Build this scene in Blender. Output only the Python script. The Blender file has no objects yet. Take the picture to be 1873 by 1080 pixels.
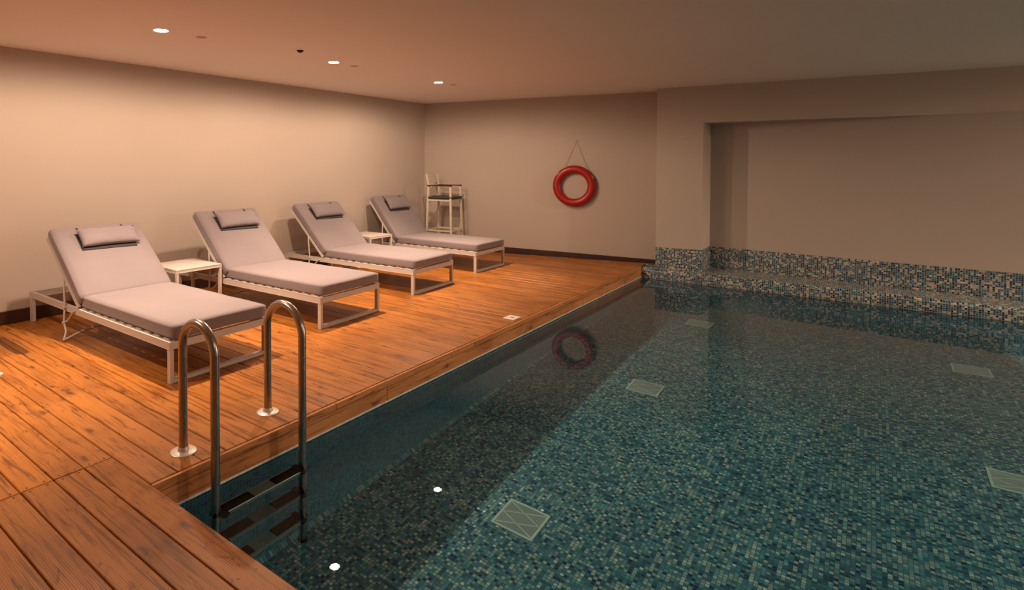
import bpy, bmesh, math, random
from mathutils import Vector, Matrix, Euler, noise
random.seed(7)
sc = bpy.context.scene
COL = sc.collection

# ------------------------------------------------------------------ camera
cam_d = bpy.data.cameras.new('camera')
cam_d.sensor_fit = 'HORIZONTAL'; cam_d.sensor_width = 36.0
cam_d.lens = 1053.65 / 1873 * 36
cam_d.shift_x = (936.5 - 700.0) / 1873
cam_d.shift_y = -(540 - 325.4) / 1873
cam_d.clip_start = 0.05
cam = bpy.data.objects.new('camera', cam_d); COL.objects.link(cam)
cam.location = (0, 0, 1.5)
cam.rotation_euler = (math.pi / 2 - 0.023, 0, 0.7021)
sc.camera = cam
sc.view_settings.view_transform = 'Standard'
sc.view_settings.look = 'None'
sc.view_settings.gamma = 1.0
sc.view_settings.use_curve_mapping = False
sc.view_settings.exposure = -0.16
world = bpy.data.worlds.new('world'); sc.world = world; world.use_nodes = True
world.node_tree.nodes['Background'].inputs[0].default_value = (0.5, 0.35, 0.25, 1)
world.node_tree.nodes['Background'].inputs[1].default_value = 0.0
sc.cycles.max_bounces = 14
sc.cycles.diffuse_bounces = 5
sc.cycles.transmission_bounces = 8
sc.cycles.transparent_max_bounces = 8
sc.cycles.sample_clamp_indirect = 4.0
sc.cycles.use_denoising = True

# ------------------------------------------------------------------ lamps of the room
ZC = 2.598
LAMP_COL = (1.0, 0.69, 0.475)
LAMPS = [(-4.46, 0.48), (-4.45, 2.45), (-4.42, 4.41), (-4.42, 6.38)]          # row over the deck (watts below)
LAMPS_R = [(1.15, 1.6), (1.15, 3.7), (1.15, 5.7), (5.35, 8.55)]                     # unseen row guessed from deck-edge light; last one added to light the recess edge
W_DECK, W_RIGHT = (430.0, 145.0), (125.0, 8.0)      # (beam, spill) of each lamp

# ------------------------------------------------------------------ helpers
def tag(o, label=None, cat=None, group=None, kind=None):
    if label: o['label'] = label
    if cat: o['category'] = cat
    if group: o['group'] = group
    if kind: o['kind'] = kind
    return o

def empty(name, loc, rz=0.0):
    o = bpy.data.objects.new(name, None); COL.objects.link(o)
    o.location = loc; o.rotation_euler = (0, 0, rz); o.empty_display_size = 0.1
    return o

def obj(name, bm, mat, parent=None, smooth=False, loc=None, rot=None, autos=None):
    me = bpy.data.meshes.new(name)
    bmesh.ops.recalc_face_normals(bm, faces=bm.faces[:])
    bm.to_mesh(me); bm.free()
    for m in (mat if isinstance(mat, (list, tuple)) else [mat]): me.materials.append(m)
    if smooth or autos:
        for p in me.polygons: p.use_smooth = True
    if autos:
        me.set_sharp_from_angle(angle=math.radians(autos))
    o = bpy.data.objects.new(name, me); COL.objects.link(o)
    if parent: o.parent = parent
    if loc: o.location = loc
    if rot: o.rotation_euler = rot
    return o

def box(bm, c, s, rz=0.0, ry=0.0, rx=0.0, bev=0.0, mi=0, seg=1):
    """box centred at c with full sizes s"""
    r = bmesh.ops.create_cube(bm, size=1.0)
    vs = r['verts']
    M = Matrix.Translation(c) @ Euler((rx, ry, rz)).to_matrix().to_4x4() @ Matrix.Diagonal((s[0], s[1], s[2], 1))
    for v in vs: v.co = M @ v.co
    fs = set(f for v in vs for f in v.link_faces)
    for f in fs: f.material_index = mi
    if bev > 0:
        es = list(set(e for v in vs for e in v.link_edges))
        rr = bmesh.ops.bevel(bm, geom=es, offset=bev, segments=seg, affect='EDGES', profile=0.5)
        for f in rr['faces']: f.material_index = mi
    return vs

def bar(bm, a, b, w, h, up=(0, 0, 1), bev=0.002, mi=0):
    """rectangular bar from a to b, w across, h along 'up'"""
    a = Vector(a); b = Vector(b); d = b - a; L = d.length; d.normalize()
    upv = Vector(up); side = d.cross(upv)
    if side.length < 1e-4: side = d.cross(Vector((1, 0, 0)))
    side.normalize(); u2 = side.cross(d).normalized()
    M = Matrix((d, side, u2)).transposed().to_4x4(); M.translation = (a + b) / 2
    r = bmesh.ops.create_cube(bm, size=1.0); vs = r['verts']
    S = Matrix.Diagonal((L, w, h, 1))
    for v in vs: v.co = M @ S @ v.co
    for f in set(f for v in vs for f in v.link_faces): f.material_index = mi
    if bev > 0:
        bmesh.ops.bevel(bm, geom=list(set(e for v in vs for e in v.link_edges)), offset=bev, segments=1, affect='EDGES')

def tube(bm, pts, r, n=16, caps=True, mi=0, closed=False):
    pts = [Vector(p) for p in pts]; rings = []
    N = len(pts)
    for i, p in enumerate(pts):
        if closed: t = pts[(i + 1) % N] - pts[i - 1]
        elif i == 0: t = pts[1] - p
        elif i == N - 1: t = p - pts[i - 1]
        else: t = (pts[i + 1] - p).normalized() + (p - pts[i - 1]).normalized()
        t.normalize()
        if i == 0:
            ref = Vector((0, 0, 1)) if abs(t.z) < 0.9 else Vector((0, 1, 0))
            nrm = t.cross(ref).normalized()
        else:
            nrm = (nrm - t * nrm.dot(t)).normalized()
        bn = t.cross(nrm)
        rr = r[i] if isinstance(r, (list, tuple)) else r
        rings.append([bm.verts.new(p + (nrm * math.cos(2 * math.pi * k / n) + bn * math.sin(2 * math.pi * k / n)) * rr) for k in range(n)])
    M = N if closed else N - 1
    for i in range(M):
        A = rings[i]; B = rings[(i + 1) % N]
        for k in range(n):
            f = bm.faces.new((A[k], A[(k + 1) % n], B[(k + 1) % n], B[k])); f.material_index = mi
    if caps and not closed:
        f = bm.faces.new(rings[0][::-1]); f.material_index = mi
        f = bm.faces.new(rings[-1]); f.material_index = mi

def lathe(bm, prof, n=32, c=(0, 0, 0), mi=0):
    """prof: list of (r,z)"""
    rings = []
    for r, z in prof:
        if r < 1e-6: rings.append([bm.verts.new((c[0], c[1], c[2] + z))])
        else: rings.append([bm.verts.new((c[0] + r * math.cos(2 * math.pi * k / n), c[1] + r * math.sin(2 * math.pi * k / n), c[2] + z)) for k in range(n)])
    for i in range(len(rings) - 1):
        A, B = rings[i], rings[i + 1]
        for k in range(n):
            a, b = (A[k % len(A)], A[(k + 1) % len(A)]); c2, d2 = (B[k % len(B)], B[(k + 1) % len(B)])
            vs = []
            for v in (a, b, d2, c2):
                if v not in vs: vs.append(v)
            if len(vs) > 2:
                f = bm.faces.new(vs); f.material_index = mi

def prism(bm, pts, z0, z1, mi=0):
    lo = [bm.verts.new((x, y, z0)) for x, y in pts]; hi = [bm.verts.new((x, y, z1)) for x, y in pts]
    n = len(pts)
    fs = [bm.faces.new(lo[::-1]), bm.faces.new(hi)]
    for i in range(n): fs.append(bm.faces.new((lo[i], lo[(i + 1) % n], hi[(i + 1) % n], hi[i])))
    for f in fs: f.material_index = mi

def cushion(lx, ly, lz, r, nx=28, ny=14, nz=5, puff=0.006, wob=0.003, seed=0.0):
    """soft box, origin at its bottom centre, rounded edges and slightly domed faces"""
    bm = bmesh.new()
    def P(i, j, k):
        x = (i / nx - .5) * lx; y = (j / ny - .5) * ly; z = (k / nz - .5) * lz
        return Vector((x, y, z))
    vmap = {}
    def V(i, j, k):
        key = (i, j, k)
        if key in vmap: return vmap[key]
        p = P(i, j, k)
        q = Vector((max(-lx / 2 + r, min(lx / 2 - r, p.x)), max(-ly / 2 + r, min(ly / 2 - r, p.y)), max(-lz / 2 + r, min(lz / 2 - r, p.z))))
        d = p - q
        if d.length > 1e-6 : p = q + d.normalized() * r if (abs(d.x) > 1e-9) + (abs(d.y) > 1e-9) + (abs(d.z) > 1e-9) > 1 else p
        u, v, w = p.x / lx * 2, p.y / ly * 2, p.z / lz * 2
        dome = max(0, 1 - u * u) * max(0, 1 - v * v)
        p.z += puff * dome * (1 if w > 0.2 else (-0.3 if w < -.2 else 0))
        nn = noise.noise_vector(Vector((p.x * 4 + seed, p.y * 4 + seed * 1.7, p.z * 4)))
        n2 = noise.noise_vector(Vector((p.x * 11 + seed, p.y * 11, p.z * 11 + seed)))
        p += nn * wob + n2 * wob * .35
        vmap[key] = bm.verts.new(p + Vector((0, 0, lz / 2)))
        return vmap[key]
    def xs(n, lo, hi): return range(n)
    for i in range(nx):
        for j in range(ny):
            bm.faces.new((V(i, j, nz), V(i + 1, j, nz), V(i + 1, j + 1, nz), V(i, j + 1, nz)))
            bm.faces.new((V(i, j, 0), V(i, j + 1, 0), V(i + 1, j + 1, 0), V(i + 1, j, 0)))
    for i in range(nx):
        for k in range(nz):
            bm.faces.new((V(i, 0, k), V(i + 1, 0, k), V(i + 1, 0, k + 1), V(i, 0, k + 1)))
            bm.faces.new((V(i, ny, k), V(i, ny, k + 1), V(i + 1, ny, k + 1), V(i + 1, ny, k)))
    for j in range(ny):
        for k in range(nz):
            bm.faces.new((V(0, j, k), V(0, j, k + 1), V(0, j + 1, k + 1), V(0, j + 1, k)))
            bm.faces.new((V(nx, j, k), V(nx, j + 1, k), V(nx, j + 1, k + 1), V(nx, j, k + 1)))
    return bm

def pillow(lx, ly, t, seed=0.0, nx=14, ny=26):
    """flat stuffed pillow with a pinched edge seam, centred on its own origin"""
    bm = bmesh.new(); top = []; bot = []
    for i in range(nx + 1):
        ra, rb_ = [], []
        for j in range(ny + 1):
            u = i / nx * 2 - 1; v = j / ny * 2 - 1
            h = t / 2 * (max(0, 1 - abs(u) ** 3.2) * max(0, 1 - abs(v) ** 6)) ** .5
            sx = 1 - .05 * (1 - v * v) * abs(u); sy = 1 - .025 * (1 - u * u) * abs(v)
            x = u * lx / 2 * sx; y = v * ly / 2 * sy
            w = noise.noise_vector(Vector((x * 14 + seed, y * 14, seed))) * .003
            ra.append(bm.verts.new((x + w.x, y + w.y, h + w.z)))
            rb_.append(ra[-1] if i in (0, nx) or j in (0, ny) else bm.verts.new((x + w.x, y + w.y, -h * .8 + w.z)))
        top.append(ra); bot.append(rb_)
    for i in range(nx):
        for j in range(ny):
            bm.faces.new((top[i][j], top[i + 1][j], top[i + 1][j + 1], top[i][j + 1]))
            q = [bot[i][j], bot[i][j + 1], bot[i + 1][j + 1], bot[i + 1][j]]
            if len(set(q)) == 4 and not all(v in (top[i][j], top[i + 1][j], top[i + 1][j + 1], top[i][j + 1]) for v in q): bm.faces.new(q)
    return bm

# ------------------------------------------------------------------ materials
class NT:
    def __init__(s, name):
        s.m = bpy.data.materials.new(name); s.m.use_nodes = True; s.t = s.m.node_tree
        s.b = s.t.nodes['Principled BSDF']; s.out = s.t.nodes['Material Output']
    def n(s, kind, **kw):
        nd = s.t.nodes.new(kind)
        for k, v in kw.items(): setattr(nd, k, v)
        return nd
    def l(s, a, b): s.t.links.new(a, b)
    def val(s, x):
        return x
    def math(s, op, a, b=None, c=None, clamp=False):
        nd = s.n('ShaderNodeMath', operation=op); nd.use_clamp = clamp
        for i, x in enumerate((a, b, c)):
            if x is None: continue
            if isinstance(x, (int, float)): nd.inputs[i].default_value = x
            else: s.l(x, nd.inputs[i])
        return nd.outputs[0]
    def vmath(s, op, a, b=None):
        nd = s.n('ShaderNodeVectorMath', operation=op)
        for i, x in enumerate((a, b)):
            if x is None: continue
            if isinstance(x, (tuple, list)): nd.inputs[i].default_value = x
            else: s.l(x, nd.inputs[i])
        return nd.outputs[0]
    def mix(s, f, a, b, blend='MIX'):
        nd = s.n('ShaderNodeMix', data_type='RGBA', blend_type=blend)
        for i, x in ((0, f), (6, a), (7, b)):
            if isinstance(x, (int, float)): nd.inputs[i].default_value = x
            elif isinstance(x, (tuple, list)): nd.inputs[i].default_value = (*x, 1) if len(x) == 3 else x
            else: s.l(x, nd.inputs[i])
        return nd.outputs[2]
    def ramp(s, f, stops, interp='LINEAR'):
        nd = s.n('ShaderNodeValToRGB'); nd.color_ramp.interpolation = interp
        el = nd.color_ramp.elements
        while len(el) < len(stops): el.new(0.5)
        for e, (p, c) in zip(el, stops): e.position = p; e.color = (*c, 1) if len(c) == 3 else c
        s.l(f, nd.inputs[0]); return nd.outputs[0]
    def noise(s, vec, scale, detail=3, rough=.5, dist=0):
        nd = s.n('ShaderNodeTexNoise'); nd.inputs['Scale'].default_value = scale
        nd.inputs['Detail'].default_value = detail; nd.inputs['Roughness'].default_value = rough
        nd.inputs['Distortion'].default_value = dist
        if vec is not None: s.l(vec, nd.inputs['Vector'])
        return nd.outputs[0]
    def bump(s, h, strength=.2, dist=.01):
        nd = s.n('ShaderNodeBump'); nd.inputs['Strength'].default_value = strength; nd.inputs['Distance'].default_value = dist
        s.l(h, nd.inputs['Height']); s.l(nd.outputs[0], s.b.inputs['Normal'])
    def objco(s): return s.n('ShaderNodeTexCoord').outputs['Object']

def simple(name, col, rough=.5, metal=0.0, spec=.5, nscale=0, namt=.05, bump=0, bscale=60, sheen=0):
    g = NT(name)
    g.b.inputs['Roughness'].default_value = rough; g.b.inputs['Metallic'].default_value = metal
    g.b.inputs['Specular IOR Level'].default_value = spec
    if nscale:
        f = g.noise(g.objco(), nscale, 4)
        c = g.mix(f, tuple(x * (1 - namt) for x in col), tuple(min(1, x * (1 + namt)) for x in col)); g.l(c, g.b.inputs['Base Color'])
    else: g.b.inputs['Base Color'].default_value = (*col, 1)
    if bump: g.bump(g.noise(g.objco(), bscale, 3), bump, .004)
    if sheen: g.b.inputs['Sheen Weight'].default_value = sheen
    return g.m

M = {}
M['plaster'] = simple('cream_plaster', (.475, .415, .37), .85, spec=.2, nscale=1.5, namt=.03, bump=.12, bscale=25)
M['ceiling'] = simple('ceiling_paint', (.80, .755, .71), .9, spec=.15, nscale=1.0, namt=.03)
M['baseboard'] = simple('dark_baseboard_wood', (.040, .012, .007), .5, nscale=6, namt=.3)
M['white_metal'] = simple('white_powder_coated_metal', (.55, .515, .49), .42, spec=.45)
M['rod_metal'] = simple('galvanised_rod', (.42, .40, .38), .38, metal=.7)
M['stool_metal'] = simple('ivory_stool_metal', (.62, .57, .48), .5)
M['stool_arm'] = simple('dark_armrest_wood', (.055, .022, .015), .45)
M['stool_pad'] = simple('dark_green_pad_cloth', (.045, .055, .045), .95, nscale=30, namt=.3)
M['plastic_white'] = simple('white_plastic', (.80, .78, .73), .35)
M['rubber'] = simple('black_rubber', (.012, .011, .011), .8, spec=.1)
M['dark'] = simple('dark_void', (.015, .010, .008), .8)
M['grey_mark'] = simple('grey_print', (.30, .29, .26), .6)
M['off_lens'] = simple('unlit_lamp_lens', (.30, .25, .21), .5)
M['tile_white'] = simple('white_edge_grout', (.62, .62, .58), .6, nscale=40, namt=.5)
M['buoy'] = simple('red_lifebuoy_plastic', (.32, .006, .005), .38, nscale=5, namt=.12)
M['buoy_worn'] = simple('worn_reflective_patch', (.55, .25, .20), .6)
M['rope'] = simple('pale_cord', (.50, .42, .34), .9)
M['grille'] = simple('pale_grille_plastic', (.88, .90, .84), .4)

def fabric():
    g = NT('grey_taupe_fabric'); co = g.objco()
    f = g.noise(co, 3.0, 3)
    w = g.n('ShaderNodeTexWave'); w.inputs['Scale'].default_value = 260; w.inputs['Distortion'].default_value = .4; g.l(co, w.inputs[0])
    c = g.mix(f, (.205, .178, .195), (.25, .217, .235))
    c = g.mix(g.math('MULTIPLY', w.outputs[1], .12), c, (.18, .155, .165))
    g.l(c, g.b.inputs['Base Color']); g.b.inputs['Roughness'].default_value = .92
    g.b.inputs['Specular IOR Level'].default_value = .15; g.b.inputs['Sheen Weight'].default_value = .25
    g.bump(g.noise(co, 9, 3, .6), .25, .01)
    return g.m
M['fabric'] = fabric()
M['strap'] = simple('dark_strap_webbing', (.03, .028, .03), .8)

def steel():
    g = NT('brushed_steel_tube'); co = g.objco()
    g.b.inputs['Metallic'].default_value = 1.0
    f = g.noise(co, 7, 4)
    g.l(g.mix(f, (.30, .285, .265), (.46, .44, .41)), g.b.inputs['Base Color'])
    g.l(g.math('MULTIPLY_ADD', f, .15, .20), g.b.inputs['Roughness'])
    return g.m
M['steel'] = steel()
M['steel_pale'] = simple('pale_matt_steel', (.62, .58, .53), .42, metal=.35)

def wood(name, base, light, dark, ribs=False, gloss=.38, axis=0):
    """knotty varnished pine; boards run along local X; per-board face attribute 'rnd'"""
    g = NT(name); co = g.objco()
    at = g.n('ShaderNodeAttribute'); at.attribute_name = 'rnd'; rnd = at.outputs['Color']
    rv = at.outputs['Fac']
    off = g.vmath('ADD', co, g.vmath('SCALE', rnd)); 
    sc_n = off.node.inputs[1].links[0].from_node; sc_n.inputs['Scale'].default_value = 37.0
    st = g.vmath('MULTIPLY', off, (.9, 15.0, 15.0) if axis == 0 else (15.0, .9, 15.0))
    grain = g.noise(st, 2.2, 6, .62, 1.2)
    fine = g.noise(g.vmath('MULTIPLY', off, (6, 140, 140) if axis == 0 else (140, 6, 140)), 1.0, 3, .6)
    big = g.noise(off, 1.7, 3, .5)
    # knots
    kv = g.vmath('MULTIPLY', off, (2.6, 7.5, 7.5) if axis == 0 else (7.5, 2.6, 7.5))
    vo = g.n('ShaderNodeTexVoronoi'); vo.feature = 'F1'; vo.inputs['Scale'].default_value = 1.0; vo.inputs['Randomness'].default_value = 1.0
    vo.voronoi_dimensions = '2D'
    ks = g.n('ShaderNodeSeparateXYZ'); g.l(kv, ks.inputs[0]); kc = g.n('ShaderNodeCombineXYZ')
    wob = g.math('MULTIPLY', g.math('SUBTRACT', g.noise(off, 18, 2), .5), .22)
    g.l(g.math('ADD', ks.outputs[0 if axis == 0 else 1], wob), kc.inputs[0]); g.l(g.math('ADD', ks.outputs[1 if axis == 0 else 2], wob), kc.inputs[1])
    g.l(kc.outputs[0], vo.inputs['Vector'])
    knot = g.ramp(vo.outputs['Distance'], [(0.0, (1, 1, 1)), (.07, (.75, .75, .75)), (.15, (.12, .12, .12)), (.26, (0, 0, 0))])
    sel = g.n('ShaderNodeSeparateColor'); g.l(vo.outputs['Color'], sel.inputs[0])
    knot = g.math('MULTIPLY', knot, g.math('GREATER_THAN', sel.outputs[0], .80))
    c = g.mix(grain, base, light)
    c = g.mix(g.math('MULTIPLY', g.ramp(grain, [(.34, (1, 1, 1)), (.50, (0, 0, 0))]), .75), c, dark)
    c = g.mix(g.math('MULTIPLY', g.ramp(big, [(.36, (1, 1, 1)), (.5, (0, 0, 0))]), .35), c, dark)
    c = g.mix(g.math('MULTIPLY', fine, .25), c, dark)
    bl = g.noise(g.vmath('MULTIPLY', off, (3.2, 9.0, 9.0) if axis == 0 else (9.0, 3.2, 9.0)), 1.6, 5, .62, 2.2)
    c = g.mix(g.math('MULTIPLY', g.ramp(bl, [(.60, (0, 0, 0)), (.70, (1, 1, 1))]), .72), c, tuple(x * .45 for x in dark))
    tone = g.math('MULTIPLY_ADD', rv, .42, .80)
    hs = g.n('ShaderNodeHueSaturation'); g.l(c, hs.inputs['Color']); g.l(tone, hs.inputs['Value'])
    c = g.mix(g.math('MULTIPLY', knot, .78), hs.outputs[0], tuple(x * .18 for x in dark))
    if ribs:
        # dark streak mixed into the colour beside the first lounger, follows one board
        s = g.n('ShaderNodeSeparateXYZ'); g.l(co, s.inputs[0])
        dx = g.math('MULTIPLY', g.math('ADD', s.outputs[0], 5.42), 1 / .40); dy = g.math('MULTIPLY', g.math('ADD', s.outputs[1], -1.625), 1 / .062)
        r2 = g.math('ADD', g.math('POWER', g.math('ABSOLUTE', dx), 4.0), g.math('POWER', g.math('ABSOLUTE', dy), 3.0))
        dark_streak = g.ramp(g.math('ADD', r2, g.math('MULTIPLY', grain, .8)), [(.9, (1, 1, 1)), (1.25, (0, 0, 0))])
        c = g.mix(g.math('MULTIPLY', dark_streak, .72), c, tuple(x * .30 for x in dark))
        # ribbed non-slip grooves of the deck boards
        wv = g.math('MULTIPLY', s.outputs[1], 2 * math.pi / .0087)
        rib = g.math('SINE', wv)
        at2 = g.n('ShaderNodeAttribute'); at2.attribute_name = 'rib'; ribm = at2.outputs['Fac']
        near = g.math('MULTIPLY', g.math('GREATER_THAN', ribm, .5), 1.0)
        rr = g.math('MULTIPLY', g.math('MULTIPLY_ADD', rib, .5, .5), near)
        c = g.mix(g.math('MULTIPLY', rr, .40), c, tuple(x * .45 for x in dark))
        h = g.math('SUBTRACT', g.math('MULTIPLY', grain, .25), g.math('MULTIPLY', rr, .9))
        g.bump(h, .35, .0035)
    else:
        g.bump(grain, .2, .003)
    g.l(c, g.b.inputs['Base Color'])
    g.l(g.math('MULTIPLY_ADD', grain, .22, gloss - .1), g.b.inputs['Roughness'])
    g.b.inputs['Specular IOR Level'].default_value = .32
    return g.m
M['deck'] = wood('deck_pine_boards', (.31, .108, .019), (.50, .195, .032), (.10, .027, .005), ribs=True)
M['fascia'] = wood('fascia_pine_board', (.46, .19, .06), (.62, .30, .11), (.17, .05, .015), axis=1)
M['deck_gap'] = simple('dark_gap_under_boards', (.03, .010, .005), .9)
M['screw'] = simple('dark_screw_head', (.05, .025, .015), .5, metal=.6)

def tiles(name, cols, pitch=.0215, grout=(.20, .25, .24), gw=.085, rough=.12, tilt=.10, seed=0.0):
    """glass mosaic: one random colour per square tile in the object's own frame"""
    g = NT(name); tc = g.n('ShaderNodeTexCoord'); co = tc.outputs['Object']; nrm = tc.outputs['Normal']
    v = g.vmath('SCALE', g.vmath('ADD', co, (.0037 + seed, .0051, .0043))); v.node.inputs['Scale'].default_value = 1 / pitch
    fl = g.vmath('FLOOR', v)
    # take the out-of-plane axis away so a face never flickers between two cells
    an = g.vmath('ABSOLUTE', nrm); sn = g.n('ShaderNodeSeparateXYZ'); g.l(an, sn.inputs[0])
    inpl = [g.math('LESS_THAN', sn.outputs[i], .6) for i in range(3)]
    cb = g.n('ShaderNodeCombineXYZ')
    for i in range(3): g.l(inpl[i], cb.inputs[i])
    cell = g.vmath('MULTIPLY', fl, cb.outputs[0])
    wn = g.n('ShaderNodeTexWhiteNoise'); wn.noise_dimensions = '3D'; g.l(g.vmath('ADD', cell, (seed * 7.1 + .5, 3.5, 11.5)), wn.inputs['Vector'])
    n = len(cols); tot = sum(w for w, _ in cols); acc = 0; stops = []
    for w, c in cols: stops.append((acc / tot, c)); acc += w
    # clumping: neighbouring tiles share tones a little
    cl = g.noise(cell, .28, 2)
    sel = g.math('ADD', wn.outputs['Value'], g.math('MULTIPLY', g.math('SUBTRACT', cl, .5), .45)); sel = g.math('FRACT', g.math('ADD', sel, 1.0)) if False else g.math('MAXIMUM', g.math('MINIMUM', sel, .999), 0.0)
    c = g.ramp(sel, stops, 'CONSTANT')
    sc2 = g.n('ShaderNodeSeparateColor'); g.l(wn.outputs['Color'], sc2.inputs[0])
    hs = g.n('ShaderNodeHueSaturation'); g.l(c, hs.inputs['Color'])
    g.l(g.math('MULTIPLY_ADD', sc2.outputs[1], .55, .72), hs.inputs['Value']); g.l(g.math('MULTIPLY_ADD', sc2.outputs[2], .05, .475), hs.inputs['Hue'])
    fr = g.vmath('FRACTION', v); sf = g.n('ShaderNodeSeparateXYZ'); g.l(fr, sf.inputs[0])
    e = None
    for i in range(3):
        d = g.math('ABSOLUTE', g.math('SUBTRACT', sf.outputs[i], .5))
        x = g.math('MULTIPLY', d, inpl[i]); e = x if e is None else g.math('MAXIMUM', e, x)
    gm = g.ramp(e, [(.5 - gw - .02, (0, 0, 0)), (.5 - gw + .02, (1, 1, 1))])
    c = g.mix(gm, hs.outputs[0], grout)
    g.l(c, g.b.inputs['Base Color'])
    g.l(g.math('MULTIPLY_ADD', gm, .6, rough), g.b.inputs['Roughness'])
    g.b.inputs['Specular IOR Level'].default_value = .5
    if tilt:   # each glass piece sits at its own slight angle
        nn = g.n('ShaderNodeNewGeometry').outputs['Normal']
        j = g.vmath('SCALE', g.vmath('SUBTRACT', wn.outputs['Color'], (.5, .5, .5))); j.node.inputs['Scale'].default_value = tilt
        g.l(g.vmath('NORMALIZE', g.vmath('ADD', nn, j)), g.b.inputs['Normal'])
    return g.m
POOLCOLS = [(1.5, (.02, .06, .16)), (5, (.04, .14, .23)), (7, (.085, .26, .34)), (6.5, (.15, .37, .43)), (5, (.31, .48, .50)), (4.5, (.54, .57, .50)), (2, (.72, .74, .66))]
WALLCOLS = [(3.5, (.010, .014, .026)), (6, (.022, .070, .125)), (5.5, (.045, .14, .20)), (3, (.09, .21, .24)), (4, (.40, .36, .30)), (2.4, (.54, .48, .40))]
SIDECOLS = [(3, (.04, .24, .42)), (6, (.07, .40, .55)), (6, (.11, .50, .62)), (3, (.18, .60, .68))]
M['tile_floor'] = tiles('pool_floor_mosaic', POOLCOLS, grout=(.06, .15, .17), tilt=.20, rough=.14, seed=.11)
M['tile_side'] = tiles('pool_side_mosaic', SIDECOLS, grout=(.24, .58, .62), tilt=.05, seed=.27)
M['tile_band'] = tiles('blue_and_sand_mosaic', WALLCOLS, grout=(.33, .35, .34), gw=.075, rough=.25, tilt=.05, seed=.43)

M['tile_cove'] = tiles('cove_mosaic', [(2, (.10, .35, .42)), (4, (.25, .50, .55)), (3, (.50, .62, .58)), (2, (.70, .75, .70))], grout=(.06, .15, .17), tilt=.3, rough=.14, seed=.63)

def water():
    g = NT('still_pool_water'); t = g.t
    t.nodes.remove(g.b)
    rf = g.n('ShaderNodeBsdfRefraction'); rf.inputs['IOR'].default_value = 1.333; rf.inputs['Roughness'].default_value = 0.0
    rf.inputs['Color'].default_value = (.69, .94, 1.0, 1)
    gl = g.n('ShaderNodeBsdfGlossy'); gl.inputs['Roughness'].default_value = 0.0; gl.inputs['Color'].default_value = (.88, .92, 1.0, 1)
    fr = g.n('ShaderNodeFresnel'); fr.inputs['IOR'].default_value = 1.333
    fac = g.math('MULTIPLY', g.math('POWER', fr.outputs[0], 1.4), 2.0, clamp=True)
    mx = g.n('ShaderNodeMixShader'); g.l(fac, mx.inputs[0]); g.l(rf.outputs[0], mx.inputs[1]); g.l(gl.outputs[0], mx.inputs[2])
    g.l(mx.outputs[0], g.out.inputs['Surface'])
    return g.m
M['water'] = water()

def emis(name, col, s):
    g = NT(name); g.b.inputs['Base Color'].default_value = (*col, 1); g.b.inputs['Emission Color'].default_value = (*col, 1); g.b.inputs['Emission Strength'].default_value = s
    return g.m
M['lit_lens'] = emis('lit_lamp_lens', (1.0, .82, .62), 110.0)

# ------------------------------------------------------------------ room shell
XL, XE, ZW, ZF = -6.17, -2.556, -0.160, -1.20
XR = 6.3; YN = -3.2
def P0(x): return 9.189 + .2267 * (x + 3)             # wall behind the deck
def P1(x): return 8.957 + .145 * (x + 2.37)           # face of pier and beam over the pool
def P2(x): return 9.55 - .065 * (x + 1.77)            # back of the shallow recess
XPR = 4.3
Y0 = 1.335                                            # near edge of the pool
YB = 8.90                                             # far side of the pool
XC, XRV = -2.3685, -1.785

def struct(name, bm, mat, **k):
    o = obj(name, bm, mat, **k); o['kind'] = 'structure'; return o

bm = bmesh.new(); prism(bm, [(XL - .2, YN - .2), (XR + .2, YN - .2), (XR + .2, 11.2), (XL - .2, 11.2)], ZC, ZC + .2)
struct('ceiling', bm, M['ceiling'])
bm = bmesh.new(); prism(bm, [(XL - .2, YN - .2), (XL, YN - .2), (XL, P0(XL) + .0), (XL - .2, P0(XL))], -.3, ZC)
struct('wall_left', bm, M['plaster'])
bm = bmesh.new(); prism(bm, [(XL - .2, P0(XL)), (XL, P0(XL)), (XC, P0(XC)), (XC, P0(XC) + .25), (XL - .2, P0(XL) + .25)], -.3, ZC)
struct('wall_back', bm, M['plaster'])
# pier, beam and recess as one wall
XX = (9.435 + (-.065 * 0) - 9.301) / .21
bm = bmesh.new()
prism(bm, [(XC, P1(XC)), (XRV, P1(XRV)), (XRV, 10.4), (XC, 10.4)], .30, ZC)                     # pier
xcut = .64
prism(bm, [(XRV, P1(XRV)), (xcut, P1(xcut)), (xcut, 10.4), (XRV, 10.4)], 2.085, ZC)              # beam
prism(bm, [(xcut, P1(xcut)), (XR, P1(XR)), (XR, 10.4), (xcut, 10.4)], 2.085, ZC)
prism(bm, [(XRV - .0, P2(XRV)), (XR, P2(XR)), (XR, 10.4), (XRV, 10.4)], .30, 2.085)              # recess back
struct('wall_pool_end', bm, M['plaster'])
bm = bmesh.new()
prism(bm, [(XC, P1(XC) - .004), (XRV + .004, P1(XRV) - .004), (XRV + .004, 10.4), (XC, 10.4)], -.12, .30)
prism(bm, [(XRV, P2(XRV) - .004), (XR, P2(XR) - .004), (XR, 10.4), (XRV, 10.4)], -.12, .30)
o = struct('trim_1', bm, M['tile_band'])                                                          # mosaic band
bm = bmesh.new()
pts = [(-2.535, YB), (XR, YB)]
def ledge_profile():
    pr = []
    for k in range(9):
        a = k / 8 * math.pi / 2
        pr.append((YB + .05 - .05 * math.sin(a) , -.012 - .05 * (1 - math.cos(a))))
    return [(10.3, -.012)] + pr + [(YB, -.30), (10.3, -.30)]
pr = ledge_profile()
A = [bm.verts.new((-2.54, y, z)) for y, z in pr]; B = [bm.verts.new((XR, y, z)) for y, z in pr]
n = len(pr)
for i in range(n): bm.faces.new((A[i], A[(i + 1) % n], B[(i + 1) % n], B[i]))
bm.faces.new(A[::-1]); bm.faces.new(B)
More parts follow.
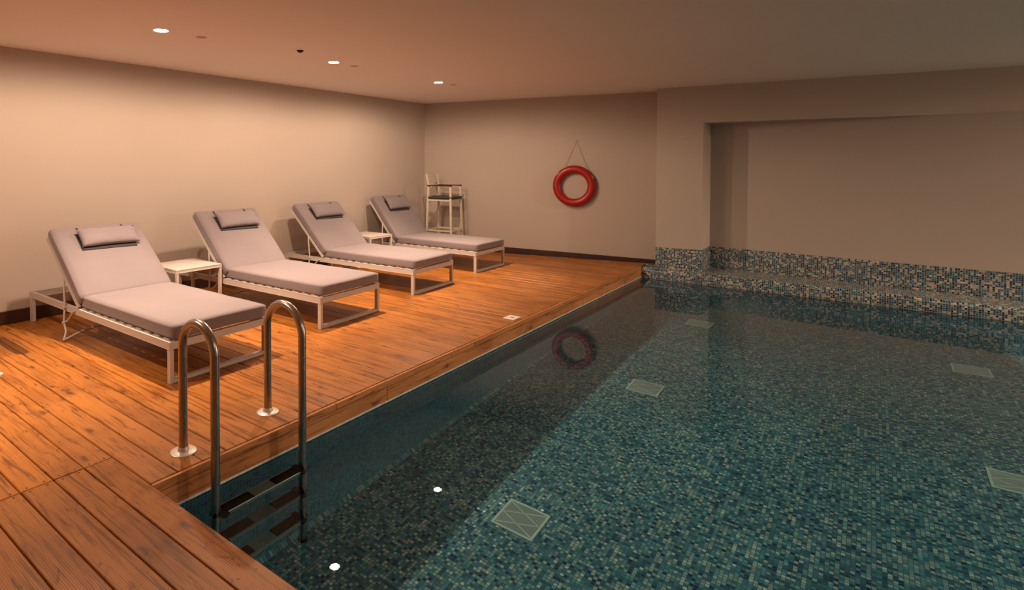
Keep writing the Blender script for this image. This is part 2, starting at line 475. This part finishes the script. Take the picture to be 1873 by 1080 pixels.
struct('trim_2', bm, M['tile_band'])                                                              # tiled ledge at the water
bm = bmesh.new(); prism(bm, [(XR, YN - .2), (XR + .2, YN - .2), (XR + .2, 11.2), (XR, 11.2)], -.3, ZC)
struct('wall_right', bm, M['plaster'])
bm = bmesh.new(); prism(bm, [(XL - .2, YN - .2), (XR, YN - .2), (XR, YN), (XL - .2, YN)], -.3, ZC)
struct('wall_front', bm, M['plaster'])
# baseboards
bm = bmesh.new(); box(bm, (XL + .009, (YN + P0(XL)) / 2, .062), (.018, P0(XL) - YN, .125), bev=.004)
struct('baseboard_left', bm, M['baseboard'])
bm = bmesh.new()
x0, x1 = XL + .02, XC
v = [(x0, P0(x0)), (x1, P0(x1))]
q = []
for (x, y), h in zip(v, (.125, .055)):
    q.append([bm.verts.new((x, y - .018, 0.0)), bm.verts.new((x, y - .001, 0.0)), bm.verts.new((x, y - .001, h)), bm.verts.new((x, y - .018, h))])
for i in range(4): bm.faces.new((q[0][i], q[0][(i + 1) % 4], q[1][(i + 1) % 4], q[1][i]))
bm.faces.new(q[0][::-1]); bm.faces.new(q[1])
struct('baseboard_back', bm, M['baseboard'])

# pool basin: floor and sides
bm = bmesh.new(); box(bm, ((XE - .03 + XPR) / 2, (Y0 + YB) / 2, ZF - .05), (XPR - XE + .03 + .2, YB - Y0 + .3, .1))
pf = struct('floor_pool', bm, M['tile_floor'])
bm = bmesh.new(); box(bm, (XE - .02 - .075, (Y0 + YB) / 2, (ZF - .15) / 2), (.15, YB - Y0 + .3, -.15 - ZF + .0))
struct('wall_pool_left', bm, M['tile_side'])
bm = bmesh.new(); box(bm, ((XE + XR) / 2, YB + .09 + .02, (ZF - .20) / 2), (XR - XE, .18, -.20 - ZF))
struct('wall_pool_far', bm, M['tile_side'])
bm = bmesh.new(); box(bm, ((XE + XR) / 2, Y0 - .095, (ZF - .15) / 2), (XR - XE, .15, -.15 - ZF))
struct('wall_pool_near', bm, M['tile_side'])
bm = bmesh.new(); box(bm, (XPR + .075, (Y0 + YB) / 2, (ZF - .15) / 2), (.15, YB - Y0 + .3, -.15 - ZF))
struct('wall_pool_right', bm, M['tile_side'])
# tiled cove where the left side meets the pool floor
bm = bmesh.new(); xx = XE - .02
v = [[bm.verts.new((xx - .01, y, ZF + .042)), bm.verts.new((xx, y, ZF + .030)), bm.verts.new((xx + .026, y, ZF + .001)), bm.verts.new((xx - .01, y, ZF + .001))] for y in (Y0 - .02, YB + .02)]
for i in range(4): bm.faces.new((v[0][i], v[0][(i + 1) % 4], v[1][(i + 1) % 4], v[1][i]))
bm.faces.new(v[0][::-1]); bm.faces.new(v[1])
struct('trim_6', bm, M['tile_cove'])
# worn white edge line between fascia board and mosaic
bm = bmesh.new(); box(bm, (XE + .006, (Y0 + YB) / 2, -.1475), (.026, YB - Y0, .013))
ws = struct('trim_3', bm, M['tile_white'])
# water surface
bm = bmesh.new()
vs = [bm.verts.new(p) for p in ((XE - .02, Y0 - .02, ZW), (XPR, Y0 - .02, ZW), (XPR, YB + .005, ZW), (XE - .02, YB + .005, ZW))]
bm.faces.new(vs)
wat = obj('pool_water', bm, M['water'], smooth=True)
tag(wat, 'still clear water filling the blue mosaic swimming pool', 'water', kind='stuff')

# ------------------------------------------------------------------ timber deck
PITCH, GAP = .140, .004
bm = bmesh.new()
rl = bm.loops.layers.float_color.new('rnd'); rbl = bm.loops.layers.float_color.new('rib')
screws = []
def board(x0, x1, y0, rib):
    before = set(bm.faces)
    dz = random.uniform(-.0012, .0008)
    box(bm, ((x0 + x1) / 2, y0 + PITCH / 2, -.014 + dz), (x1 - x0, PITCH - GAP, .028), bev=.0040)
    c = (random.random(), random.random(), random.random(), 1)
    c = (c[0], c[0], c[0], 1) if False else c
    for f in set(bm.faces) - before:
        for l in f.loops: l[rl] = c; l[rbl] = (rib, rib, rib, 1)
def y_is(k): return Y0 + k * PITCH
k = 0
while y_is(k) < 9.3:
    y = y_is(k)
    # the end wall is slightly askew, boards are trimmed to it
    xmin = XL + .0
    ymax = y + PITCH
    if ymax > P0(XL) - .02: xmin = max(xmin, (ymax - 9.189) / .2267 - 3)
    if xmin < XE - .1: board(xmin, XE - .004, y, 0)
    k += 1
k = -1
while y_is(k) > YN:
    y = y_is(k)
    xs = -2.94 + (.0 if k % 1 == 0 else 0)
    board(XL, xs - .0015, y, 0.0 if k < -1 or True else 0); board(xs + .0015, XR - .01, y, 1.0)
    for yy in (y + .032, y + PITCH - .035):
        screws += [(xs - .022, yy), (xs + .022, yy)]
        for xx in (-1.72,): screws.append((xx + random.uniform(-.01, .01), yy))
    k -= 1
# strip beside the pool on the far right
for i in range(5):
    board(XPR, XR - .01, Y0 + i * 1.5, 0)
for x, y in screws:
    before = set(bm.faces)
    lathe(bm, [(0, .0012), (.0042, .0008), (.0048, -.002)], n=10, c=(x, y, 0), mi=1)
    for f in set(bm.faces) - before:
        for l in f.loops: l[rl] = (.5, .5, .5, 1); l[rbl] = (0, 0, 0, 1)
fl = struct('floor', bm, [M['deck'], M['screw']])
bm = bmesh.new(); prism(bm, [(XL, YN), (XR, YN), (XR, Y0 - .03), (XE - .05, Y0 - .03), (XE - .05, 9.25), (XC - .25, P0(XC - .25)), (XL, P0(XL))], -.29, -.031)
struct('floor_subframe', bm, M['deck_gap'])
# fascia: upper nosing strip and lower board, in lengths
bm = bmesh.new(); rl = bm.loops.layers.float_color.new('rnd')
def fboard(x, y0, y1, z0, z1, alongx=False):
    before = set(bm.faces)
    if alongx: box(bm, ((y0 + y1) / 2, x, (z0 + z1) / 2), (y1 - y0, .02, z1 - z0), bev=.002)
    else: box(bm, (x, (y0 + y1) / 2, (z0 + z1) / 2), (.02, y1 - y0, z1 - z0), bev=.002)
    c = (random.random(), random.random(), random.random(), 1)
    for f in set(bm.faces) - before:
        for l in f.loops: l[rl] = c
cuts = [Y0, 3.05, 5.18, 6.35, 7.25, 8.1, 8.62, YB - .012]
for a, b in zip(cuts, cuts[1:]): fboard(XE + .008, a + .002, b - .002, -.141, -.0485)
cuts = [Y0, 2.55, 4.20, 5.60, 6.80, 7.70, 8.40, YB - .012]
for a, b in zip(cuts, cuts[1:]): fboard(XE + .008, a + .002, b - .002, -.0455, -.004)
struct('trim_4', bm, M['fascia'])
bm = bmesh.new(); rl = bm.loops.layers.float_color.new('rnd')
fboard(Y0 + .004, XE + .02, XPR, -.141, -.029, True)
struct('trim_5', bm, M['deck'])

# ------------------------------------------------------------------ sun loungers
HF = .287
def make_lounger(x, y, rz, W, L, ang, label, LB=.833, XH=1.4495, xt=0.0, seed=0):
    R = empty('sun_lounger', (x, y, 0), rz)
    tag(R, label, 'sun lounger', 'grey cushioned sun loungers in a row on the deck')
    wm = M['white_metal']
    # frame: two side rails with cross rails (rectangular tube)
    bm = bmesh.new()
    rh, rw = .052, .028
    zr = HF - rh / 2
    for s in (rw / 2, W - rw / 2): bar(bm, (-L, s, zr), (0, s, zr), rw, rh)
    bar(bm, (-rw / 2, rw, zr), (-rw / 2, W - rw, zr), rw, rh)
    bar(bm, (-L + rw / 2, rw, zr), (-L + rw / 2, W - rw, zr), rw, rh)
    bar(bm, (-XH - .02, rw, zr - .006), (-XH - .02, W - rw, zr - .006), .024, .030)
    obj('frame', bm, wm, R)
    # front sled foot: two legs and a rail on the floor
    for s in (.017, W - .017):
        bm = bmesh.new(); bar(bm, (-.017, s, 0.0), (-.017, s, HF - rh), .030, .032, up=(1, 0, 0)); obj('leg', bm, wm, R)
    bm = bmesh.new(); bar(bm, (-.017, .032, .016), (-.017, W - .032, .016), .030, .028); obj('foot_rail', bm, wm, R)
    # rear legs: broad flat plates with a foot cap
    for s in (.014, W - .014):
        bm = bmesh.new(); bar(bm, (-L + .035, s, 0.008), (-L + .035, s, HF - rh), .026, .066, up=(1, 0, 0)); lg = obj('leg', bm, wm, R)
        bm = bmesh.new(); box(bm, (-L + .035, s, .006), (.058, .022, .012), bev=.002); obj('foot_cap', bm, M['plastic_white'], lg)
    # seat slats
    ns = 11
    for i in range(ns):
        xx = -.09 - i * (XH - .16) / (ns - 1)
        bm = bmesh.new(); bar(bm, (xx, rw - .004, HF + .002), (xx, W - rw + .004, HF + .002), .068, .008, bev=.0015); obj('slat', bm, wm, R)
    # reclined back frame
    ca, sa = math.cos(ang), math.sin(ang)
    bd = Vector((-ca, 0, sa)); nd = Vector((sa, 0, ca))        # along the back, and its upper normal
    hz = HF + .012; hp = Vector((-XH + .01, 0, hz))
    bm = bmesh.new()
    for s in (.014, W - .014):
        a = hp + Vector((0, s, 0)); bar(bm, a, a + bd * (LB - .01), .020, .026, up=nd)
    for q in (.18, .42, .64, LB - .02):
        a = hp + bd * q; bar(bm, a + Vector((0, .022, 0)), a + Vector((0, W - .022, 0)), .030 if q < LB - .03 else .022, .014, up=nd)
    obj('back_frame', bm, wm, R)
    # folding support on the outside of the rails, joined by a bar near the deck
    fl_ = .060 if seed == 0 else .030
    for s, o_ in ((0.0, -1), (W, 1)):
        bm = bmesh.new()
        a = hp + bd * .36 + nd * -.006; a = Vector((a.x, s - o_ * .004, a.z))
        k1 = Vector((-1.66, s + o_ * .012, HF + .012)); k2 = Vector((-1.675, s + o_ * .014, .135)); k3 = Vector((-1.62, s + o_ * .020, .070)); k4 = Vector((-1.565, s + o_ * fl_, .010))
        tube(bm, [a, k1, k2, k3, k4], .0095, 10)
        tube(bm, [Vector((-XH - .03, s + o_ * .012, HF - .02)), Vector((-1.60, s + o_ * .013, .165)), k2], .008, 10)
        tube(bm, [k2 + Vector((0, -.014, 0)), k2 + Vector((0, .014, 0))], .014, 12)
        tube(bm, [k1 + Vector((0, -.013, -.03)), k1 + Vector((0, .013, -.03))], .012, 12)
        obj('support_bracket', bm, M['white_metal'], R, autos=40)
    bm = bmesh.new()
    tube(bm, [(-1.572, -fl_ + .006, .011), (-1.585, .02, .030), (-1.60, .10, .048), (-1.61, .24, .062), (-1.61, W - .24, .062), (-1.60, W - .10, .048), (-1.585, W - .02, .030), (-1.572, W + fl_ - .006, .011)], .0095, 10)
    obj('cross_bar', bm, M['white_metal'], R, autos=60)
    # seat cushion
    th = .100
    o = obj('seat_cushion', cushion(XH - .005, W - .034, th, .016, seed=seed + 1.3), M['fabric'], R, smooth=True)
    o.location = (-(XH - .005) / 2 + .002, W / 2 + .010, HF + .0085)
    # back cushion lies on the back frame
    o = obj('back_cushion', cushion(LB + .01, W - .012, th - .01, .016, nx=20, seed=seed + 5.1), M['fabric'], R, smooth=True)
    cpos = hp + bd * (LB / 2 + .012) + nd * .015
    Mx = Matrix((-bd, Vector((0, 1, 0)), nd)).transposed()     # local x points down the back
    o.rotation_euler = Mx.to_euler(); o.location = (cpos.x, W / 2, cpos.z)
    # head pillow strapped over the top edge, on a darker backing flap
    pl_, pw = .205, .54 * W / .842
    pc = hp + bd * (LB - .180) + nd * (.015 + th - .004)
    pm = pillow(pl_, pw, .080, seed + 9.7)
    o = obj('head_pillow', pm, M['fabric'], R, smooth=True)
    tiltM = Mx @ Matrix.Rotation(.10, 3, 'Y')
    yo = W / 2 + .040
    o.rotation_euler = tiltM.to_euler(); o.location = (pc.x + nd.x * .034, yo, pc.z + nd.z * .034)
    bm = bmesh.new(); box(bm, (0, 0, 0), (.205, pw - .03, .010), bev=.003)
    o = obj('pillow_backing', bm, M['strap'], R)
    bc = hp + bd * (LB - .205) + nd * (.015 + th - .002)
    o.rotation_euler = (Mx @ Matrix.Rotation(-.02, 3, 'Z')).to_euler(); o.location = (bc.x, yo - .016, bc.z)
    top = hp + bd * (LB + .022)
    for s in (-pw / 2 + .04, pw / 2 - .08):
        yy = yo + s
        P = [hp + bd * (LB - .095) + nd * (.015 + th + .006), hp + bd * (LB - .008) + nd * (.013 + th - .008), hp + bd * (LB + .012) + nd * (.015 + th - .024), hp + bd * (LB + .0185) + nd * .04, hp + bd * (LB - .01) - nd * .004]
        bm = bmesh.new(); rows = []
        for p in P: rows.append([bm.verts.new((p.x + o_.x, yy + w_, p.z + o_.z)) for o_, w_ in ((Vector((0, 0, 0)), -.008), (Vector((0, 0, 0)), .008), (nd * .003 - bd * .002, .008), (nd * .003 - bd * .002, -.008))])
        for A_, B_ in zip(rows, rows[1:]):
            for k in range(4): bm.faces.new((A_[k], A_[(k + 1) % 4], B_[(k + 1) % 4], B_[k]))
        bm.faces.new(rows[0]); bm.faces.new(rows[-1])
        obj('strap', bm, M['strap'], R)
    return R

make_lounger(-3.620, 2.035, .0133, .842, 2.49, .695, 'sun lounger nearest the camera and the pool ladder, grey cushion on a white frame', seed=0)
make_lounger(-3.789, 3.605, .0329, .854, 2.33, .797, 'second grey sun lounger from the pool ladder, right behind the nearer side table', seed=20)
make_lounger(-3.975, 5.244, .0409, .880, 2.15, .780, 'third grey sun lounger from the pool ladder, before the far side table', seed=40)
make_lounger(-4.135, 6.880, .0174, .838, 1.99, .900, 'farthest grey sun lounger, in front of the tall white stool in the corner', LB=.80, seed=60)

# ------------------------------------------------------------------ side tables
def make_table(x, y, w, d, h, label):
    R = empty('side_table', (x, y, 0)); tag(R, label, 'side table', 'white metal side tables between loungers')
    bm = bmesh.new(); box(bm, (0, 0, h - .004), (w - .006, d - .006, .008), bev=.002); obj('table_top', bm, M['white_metal'], R)
    bm = bmesh.new(); t = .026; z = h - .008 - .013
    for s in (-1, 1):
        bar(bm, (-w / 2, s * (d / 2 - t / 2), z), (w / 2, s * (d / 2 - t / 2), z), t, .026)
        bar(bm, (s * (w / 2 - t / 2), -d / 2 + t, z), (s * (w / 2 - t / 2), d / 2 - t, z), t, .026)
    obj('frame', bm, M['white_metal'], R)
    for sx in (-1, 1):
        for sy in (-1, 1):
            bm = bmesh.new(); bar(bm, (sx * (w / 2 - t / 2), sy * (d / 2 - t / 2), 0), (sx * (w / 2 - t / 2), sy * (d / 2 - t / 2), z - .013), t, t, up=(1, 0, 0)); obj('leg', bm, M['white_metal'], R)
    return R
make_table(-5.485, 3.268, .545, .520, .455, 'white metal side table between the two loungers nearest the ladder')
make_table(-5.745, 6.445, .530, .500, .455, 'white metal side table between the two farthest loungers')

# ------------------------------------------------------------------ tall stool in the corner
R = empty('tall_armchair_stool', (-5.50, 8.125, 0), math.radians(9))
tag(R, 'tall white metal stool with dark armrests and green seat pad in the far corner', 'stool')
w2 = .20
def stool_leg(sx, sy, top):
    bm = bmesh.new(); bar(bm, (sx * (w2 + .035), sy * (w2 + .035), 0), (sx * w2, sy * w2, top), .026, .026, up=(1, 0, 0), bev=.003)
    return bm
for sx in (-1, 1):
    for sy in (-1, 1): obj('leg', stool_leg(sx, sy, 1.135), M['stool_metal'], R)
for sy in (-1, 1):
    bm = bmesh.new(); bar(bm, (-w2 - .01, sy * w2, 1.147), (w2 + .012, sy * w2, 1.147), .045, .018, bev=.005); obj('armrest', bm, M['stool_arm'], R)
    bm = bmesh.new(); bar(bm, (-w2 - .0, sy * w2 * .97, 1.15), (-w2 - .05, sy * w2 * .92, 1.335), .022, .022, up=(1, 0, 0)); obj('back_post', bm, M['stool_metal'], R)
for z in (1.325, 1.285, 1.245, 1.205):
    dx = -.05 * (z - 1.15) / .185
    bm = bmesh.new(); bar(bm, (-w2 + dx, -w2 * .92, z), (-w2 + dx, w2 * .92, z), .012, .018); obj('back_slat', bm, M['stool_metal'], R)
bm = bmesh.new()
for s in (-1, 1):
    bar(bm, (-w2, s * w2, .905), (w2, s * w2, .905), .022, .028); bar(bm, (s * w2, -w2, .905), (s * w2, w2, .905), .022, .028)
box(bm, (0, 0, .916), (.40, .40, .006))
obj('seat_frame', bm, M['stool_metal'], R)
zf = .40; q = w2 + .035 * (1 - zf / 1.135)
for a, b in (((-q, -q), (q, -q)), ((q, -q), (q, q)), ((q, q), (-q, q)), ((-q, q), (-q, -q))):
    bm = bmesh.new(); bar(bm, (*a, zf), (*b, zf), .020, .026); obj('foot_rest', bm, M['stool_metal'], R)
pb = cushion(.44, .45, .040, .016, nx=16, ny=16, nz=4, puff=.012, wob=.008, seed=3.0)
for v in pb.verts:
    e = max(abs(v.co.x) / .22, abs(v.co.y) / .225); v.co.z += .016 * max(0, e - .6)
o = obj('seat_pad', pb, M['stool_pad'], R, smooth=True); o.location = (0.01, 0, .922)

# ------------------------------------------------------------------ lifebuoy on the back wall
bx = -3.606; by = P0(bx); wz = math.atan(.2267)
R = empty('lifebuoy', (bx, by - .062, 1.158), wz)
tag(R, 'round red lifebuoy hanging by a thin cord on the back wall', 'lifebuoy')
bm = bmesh.new()
Rm, ra, rb = .267, .062, .052
N1, N2 = 72, 20
ring = []
for i in range(N1):
    a = 2 * math.pi * i / N1; rr = []
    for k in range(N2):
        b = 2 * math.pi * k / N2
        r = Rm + ra * math.cos(b); yy = rb * math.sin(b)
        rr.append(bm.verts.new((r * math.cos(a), yy, r * math.sin(a))))
    ring.append(rr)
for i in range(N1):
    for k in range(N2): bm.faces.new((ring[i][k], ring[(i + 1) % N1][k], ring[(i + 1) % N1][(k + 1) % N2], ring[i][(k + 1) % N2]))
obj('ring', bm, M['buoy'], R, smooth=True)
def patch(a0, a1, b0, b1, seed):
    bm = bmesh.new(); g = []
    random.seed(seed)
    for i in range(7):
        a = math.radians(a0 + (a1 - a0) * i / 6); row = []
        for k in range(6):
            b = math.radians(b0 + (b1 - b0) * k / 5) + random.uniform(-.08, .08)
            r = Rm + (ra + .0015) * math.cos(b); row.append(bm.verts.new((r * math.cos(a + random.uniform(-.012, .012)), (rb + .0015) * math.sin(b), r * math.sin(a))))
        g.append(row)
    for i in range(6):
        for k in range(5):
            if random.random() < .8: bm.faces.new((g[i][k], g[i + 1][k], g[i + 1][k + 1], g[i][k + 1]))
    return bm
for s, (a0, a1, b0, b1) in enumerate(((137, 150, -55, 5), (110, 124, -40, 5), (22, 33, -45, -5))):
    obj('worn_patch', patch(a0, a1, b0, b1, s + 11), M['buoy_worn'], R, smooth=True)
bm = bmesh.new()
hook = Vector((.028, .052, .722))
tube(bm, [Vector((-.215, .0, .205)), Vector((-.09, .035, .46)), hook, Vector((.13, .035, .43)), Vector((.225, .0, .19))], .0028, 6)
obj('cord', bm, M['rope'], R, smooth=True)
random.seed(99)
Hk = empty('wall_hook', (bx + .028 * math.cos(wz), P0(bx) + .028 * math.sin(wz), 1.882), wz)
tag(Hk, 'small hook in the back wall above the red lifebuoy', 'hook')
bm = bmesh.new(); tube(bm, [(0, .0, 0), (0, -.016, 0), (0, -.020, .008)], .004, 8); obj('peg', bm, M['rope'], Hk)
Hk = empty('wall_anchor', (-2.048, P1(-2.048), 1.898), math.atan(.145))
tag(Hk, 'tiny pale screw anchor sticking out of the pier left of the recess', 'hook')
bm = bmesh.new(); tube(bm, [(0, .002, 0), (0, -.010, 0)], [.009, .006], 10); obj('plug', bm, M['plastic_white'], Hk)

# ------------------------------------------------------------------ pool ladder
R = empty('pool_ladder', (-2.57, 1.885, 0))
tag(R, 'stainless steel pool ladder with two curved handrails and three treads', 'pool ladder')
TR = .0225
def handrail(xb, yb, xf, yf, top):
    r = abs(xf - xb) / 2; pts = [Vector((xb, yb, .0)), Vector((xb, yb, top - r - TR))]
    cx = (xb + xf) / 2
    for k in range(1, 24):
        a = math.pi - math.pi * k / 24
        t = k / 24
        pts.append(Vector((cx + r * math.cos(a), yb + (yf - yb) * t, top - r - TR + r * math.sin(a) * 1.0)))
    pts += [Vector((xf, yf, top - r - TR)), Vector((xf, yf, -.16)), Vector((xf, yf, -1.02))]
    return pts
rails = [(-2.717, 1.600, -2.421, 1.596, .722), (-2.764, 2.190, -2.413, 2.154, .712)]
for xb, yb, xf, yf, top in rails:
    bm = bmesh.new(); pts = [p - Vector((-2.57, 1.885, 0)) for p in handrail(xb, yb, xf, yf, top)]
    tube(bm, pts, TR, 24); h = obj('handrail', bm, M['steel'], R, smooth=True)
    h.data.set_sharp_from_angle(angle=math.radians(50))
    bm = bmesh.new(); lathe(bm, [(.024, .030), (.027, .026), (.030, .010), (.062, .006), (.066, .003), (.066, 0), (.024, 0)], 40, c=(xb + 2.57, yb - 1.885, 0))
    obj('deck_flange', bm, M['steel_pale'], h, autos=30)
    bm = bmesh.new(); tube(bm, [(xf + 2.57, yf - 1.885, -1.03), (xf + 2.57, yf - 1.885, -1.0)], .026, 20); obj('end_cap', bm, M['rubber'], h, autos=40)
xt = (-2.421 - 2.413) / 2 + 2.57; ya, yb2 = 1.596 - 1.885, 2.154 - 1.885
for z in (-.262, -.525, -.790):
    T = empty('tread', (xt, 0, z)); T.parent = R
    bm = bmesh.new(); bar(bm, (0, ya + .02, 0), (0, yb2 - .02, 0), .074, .022, bev=.006); 
    for s in (-1, 1): bar(bm, (s * .039, ya + .02, .004), (s * .039, yb2 - .02, .004), .005, .024, bev=.001)
    obj('tread_channel', bm, M['steel_pale'], T)
    L3 = (yb2 - ya - .05)
    for s in (-1, 1):
        bm = bmesh.new(); c = s * (L3 / 2 - L3 * .18); box(bm, (0, c + (ya + yb2) / 2, .0135), (.070, L3 * .36, .009), bev=.002)
        for i in range(7): box(bm, (-.030 + i * .010, c + (ya + yb2) / 2, .0185), (.004, L3 * .34, .003))
        obj('grip_pad', bm, M['rubber'], T)
        bm = bmesh.new(); cy = (ya if s < 0 else yb2) - s * .026
        tube(bm, [(-.045, cy, 0), (.045, cy, 0)], .024, 20)
        tube(bm, [(0, cy - .0, 0), (0, (ya if s < 0 else yb2) + s * .020, 0)], .026, 20)
        obj('tread_clamp', bm, M['rubber'], T, autos=40)
    # ribbed metal centre with an embossed star-shaped emblem
    bm = bmesh.new(); cy = (ya + yb2) / 2
    for i in range(8): box(bm, (-.031 + i * .0088, cy, .0135), (.0045, L3 * .27, .007), bev=.0008)
    obj('ribbed_centre', bm, M['steel_pale'], T)
    bm = bmesh.new()
    for k in range(6):
        a = k * math.pi / 3 + .3; bar(bm, (0, cy, .018), (.022 * math.cos(a), cy + .022 * math.sin(a), .018), .005, .004, bev=0)
    lathe(bm, [(0, .020), (.007, .0195), (.007, .016)], 12, c=(0, cy, 0)); obj('emblem', bm, M['steel_pale'], T)

# ------------------------------------------------------------------ depth mark tile and small disc on the deck
R = empty('depth_mark_tile', (-2.652, 5.09, 0)); tag(R, 'small square white marker tile on the deck edge beside the water', 'marker tile')
bm = bmesh.new(); box(bm, (0, 0, .003), (.116, .150, .006), bev=.0015); obj('tile', bm, M['plastic_white'], R)
bm = bmesh.new(); lathe(bm, [(0, .0066), (.022, .0064), (.022, .0058)], 20, c=(.004, 0, 0)); obj('mark', bm, M['grey_mark'], R)
R = empty('deck_disc', (-4.735, 1.350, 0)); tag(R, 'small round pale disc set on the deck boards at the left edge', 'floor cap')
bm = bmesh.new(); lathe(bm, [(0, .008), (.016, .007), (.021, .003), (.022, 0)], 24); obj('cap', bm, M['plastic_white'], R, autos=50)

# ------------------------------------------------------------------ grilles on the pool floor
def make_grille(x, y, label):
    R = empty('floor_grille', (x, y, ZF)); tag(R, label, 'grille', 'square white grilles on the pool floor')
    S = .27
    bm = bmesh.new(); t = .016
    for s in (-1, 1):
        box(bm, (0, s * (S / 2 - t / 2), .006), (S, t, .012), bev=.002); box(bm, (s * (S / 2 - t / 2), 0, .006), (t, S - 2 * t, .012), bev=.002)
    obj('frame', bm, M['grille'], R)
    bm = bmesh.new(); box(bm, (0, 0, .0015), (S - 2 * t, S - 2 * t, .003)); obj('base_plate', bm, simple_dark, R)
    h = S / 2 - t
    def clipped(cx, cy, dx, dy):
        ts = []
        lo, hi = -9, 9
        for c, d in ((cx, dx), (cy, dy)):
            if abs(d) < 1e-6: continue
            a, b = (-h - c) / d, (h - c) / d
            if a > b: a, b = b, a
            lo = max(lo, a); hi = min(hi, b)
        return lo, hi
    bm = bmesh.new(); a = math.radians(-25); dx, dy = math.cos(a), math.sin(a); nx, ny = -dy, dx
    for i in range(-26, 27):
        cx, cy = nx * i * .0078, ny * i * .0078; lo, hi = clipped(cx, cy, dx, dy)
        if hi - lo > .01: bar(bm, (cx + dx * lo, cy + dy * lo, .006), (cx + dx * hi, cy + dy * hi, .006), .0030, .005, bev=0)
    obj('slats', bm, M['grille'], R)
    for sgn in (1, -1):
        for off in (-.05, .05):
            a = math.radians(-25 * sgn); dx, dy = math.cos(a), math.sin(a); nx, ny = -dy, dx
            cx, cy = nx * off, ny * off; lo, hi = clipped(cx, cy, dx, dy)
            bm = bmesh.new(); bar(bm, (cx + dx * lo, cy + dy * lo, .0095), (cx + dx * hi, cy + dy * hi, .0095), .007, .004, bev=0); obj('rib', bm, M['grille'], R)
    return R
simple_dark = simple('grille_pit', (.008, .012, .012), .8)
make_grille(-1.61, 3.22, 'nearest white pool floor grille, close to the ladder side of the pool')
make_grille(-1.53, 5.50, 'middle white grille on the pool floor, between the nearest and the faint far one')
make_grille(-1.55, 7.78, 'faint far grille on the pool floor in front of the pier')
make_grille(.755, 7.68, 'far right white grille on the pool floor below the recess')
make_grille(.755, 5.40, 'grille on the pool floor cut by the right edge of the photo')

# ------------------------------------------------------------------ ceiling fittings
def downlight(x, y, label, watts, col=LAMP_COL, group='lit round downlights in the deck ceiling'):
    R = empty('downlight', (x, y, ZC)); tag(R, label, 'downlight', group)
    bm = bmesh.new(); lathe(bm, [(.053, 0.0), (.058, -.001), (.065, -.003), (.068, -.002), (.069, 0)], 36); obj('trim_ring', bm, M['plastic_white'], R, autos=60)
    bm = bmesh.new(); lathe(bm, [(0, -.0016), (.0545, -.0016)], 36); obj('lamp_lens', bm, M['lit_lens'], R)
    for nm, e, ang, bl in (('beam', watts[0], 84 if x < 0 else 150, 1.0), ('spill', watts[1], 180, .30)):
        ld = bpy.data.lights.new(nm, 'SPOT'); ld.energy = e; ld.color = col
        ld.spot_size = math.radians(ang); ld.spot_blend = bl; ld.shadow_soft_size = .040
        ld.cycles.is_caustics_light = True
        lo = bpy.data.objects.new(nm, ld); COL.objects.link(lo); lo.parent = R; lo.location = (0, 0, -.03)
    return R
names = ['downlight above the camera side of the deck, outside the photo',
         'lit ceiling downlight nearest the camera, at upper left', 'middle lit ceiling downlight of the three over the deck', 'farthest lit ceiling downlight near the back corner']
for (x, y), nm in zip(LAMPS, names): downlight(x, y, nm, W_DECK)
for i, (x, y) in enumerate(LAMPS_R):
    downlight(x, y, 'lit downlight over the far side of the pool, %s' % ('first from the entrance', 'second from the entrance', 'third from the entrance', 'unseen, added to light the recess edge')[i], W_RIGHT if i < 3 else (60.0, 800.0), group='lit round downlights beyond the pool')
for (x, y, lb) in ((-4.415, 2.80, 'unlit round ceiling fitting beside the nearest lit downlight'), (-4.405, 4.72, 'unlit round ceiling fitting beside the middle lit downlight'), (-4.385, 6.69, 'unlit round ceiling fitting beside the farthest lit downlight')):
    R = empty('unlit_fitting', (x, y, ZC)); tag(R, lb, 'ceiling fitting', 'unlit round fittings in the deck ceiling')
    bm = bmesh.new(); lathe(bm, [(.046, -.0015), (.052, -.003), (.055, 0)], 36); obj('trim_ring', bm, M['ceiling'], R, autos=60)
    bm = bmesh.new(); lathe(bm, [(0, -.0015), (.0465, -.0015)], 36); obj('lens', bm, M['off_lens'], R)
R = empty('ceiling_sensor', (-4.204, 3.74, ZC)); tag(R, 'small dark round sensor on the ceiling between the two nearest downlights', 'sensor')
bm = bmesh.new(); lathe(bm, [(0, -.022), (.016, -.020), (.028, -.010), (.034, 0)], 28); obj('dome', bm, M['dark'], R, autos=60)

# ------------------------------------------------------------------ light through the water is traced properly
wat.cycles.is_caustics_caster = True
for o in COL.objects:
    if o.type == 'MESH' and o is not wat: 
        if o.name.startswith(('floor_pool', 'trim_6', 'wall_pool_left', 'wall_pool_far', 'wall_pool_near', 'wall_pool_right', 'frame', 'rib', 'slats', 'base_plate', 'handrail', 'tread', 'grip', 'ribbed', 'emblem')): o.cycles.is_caustics_receiver = True
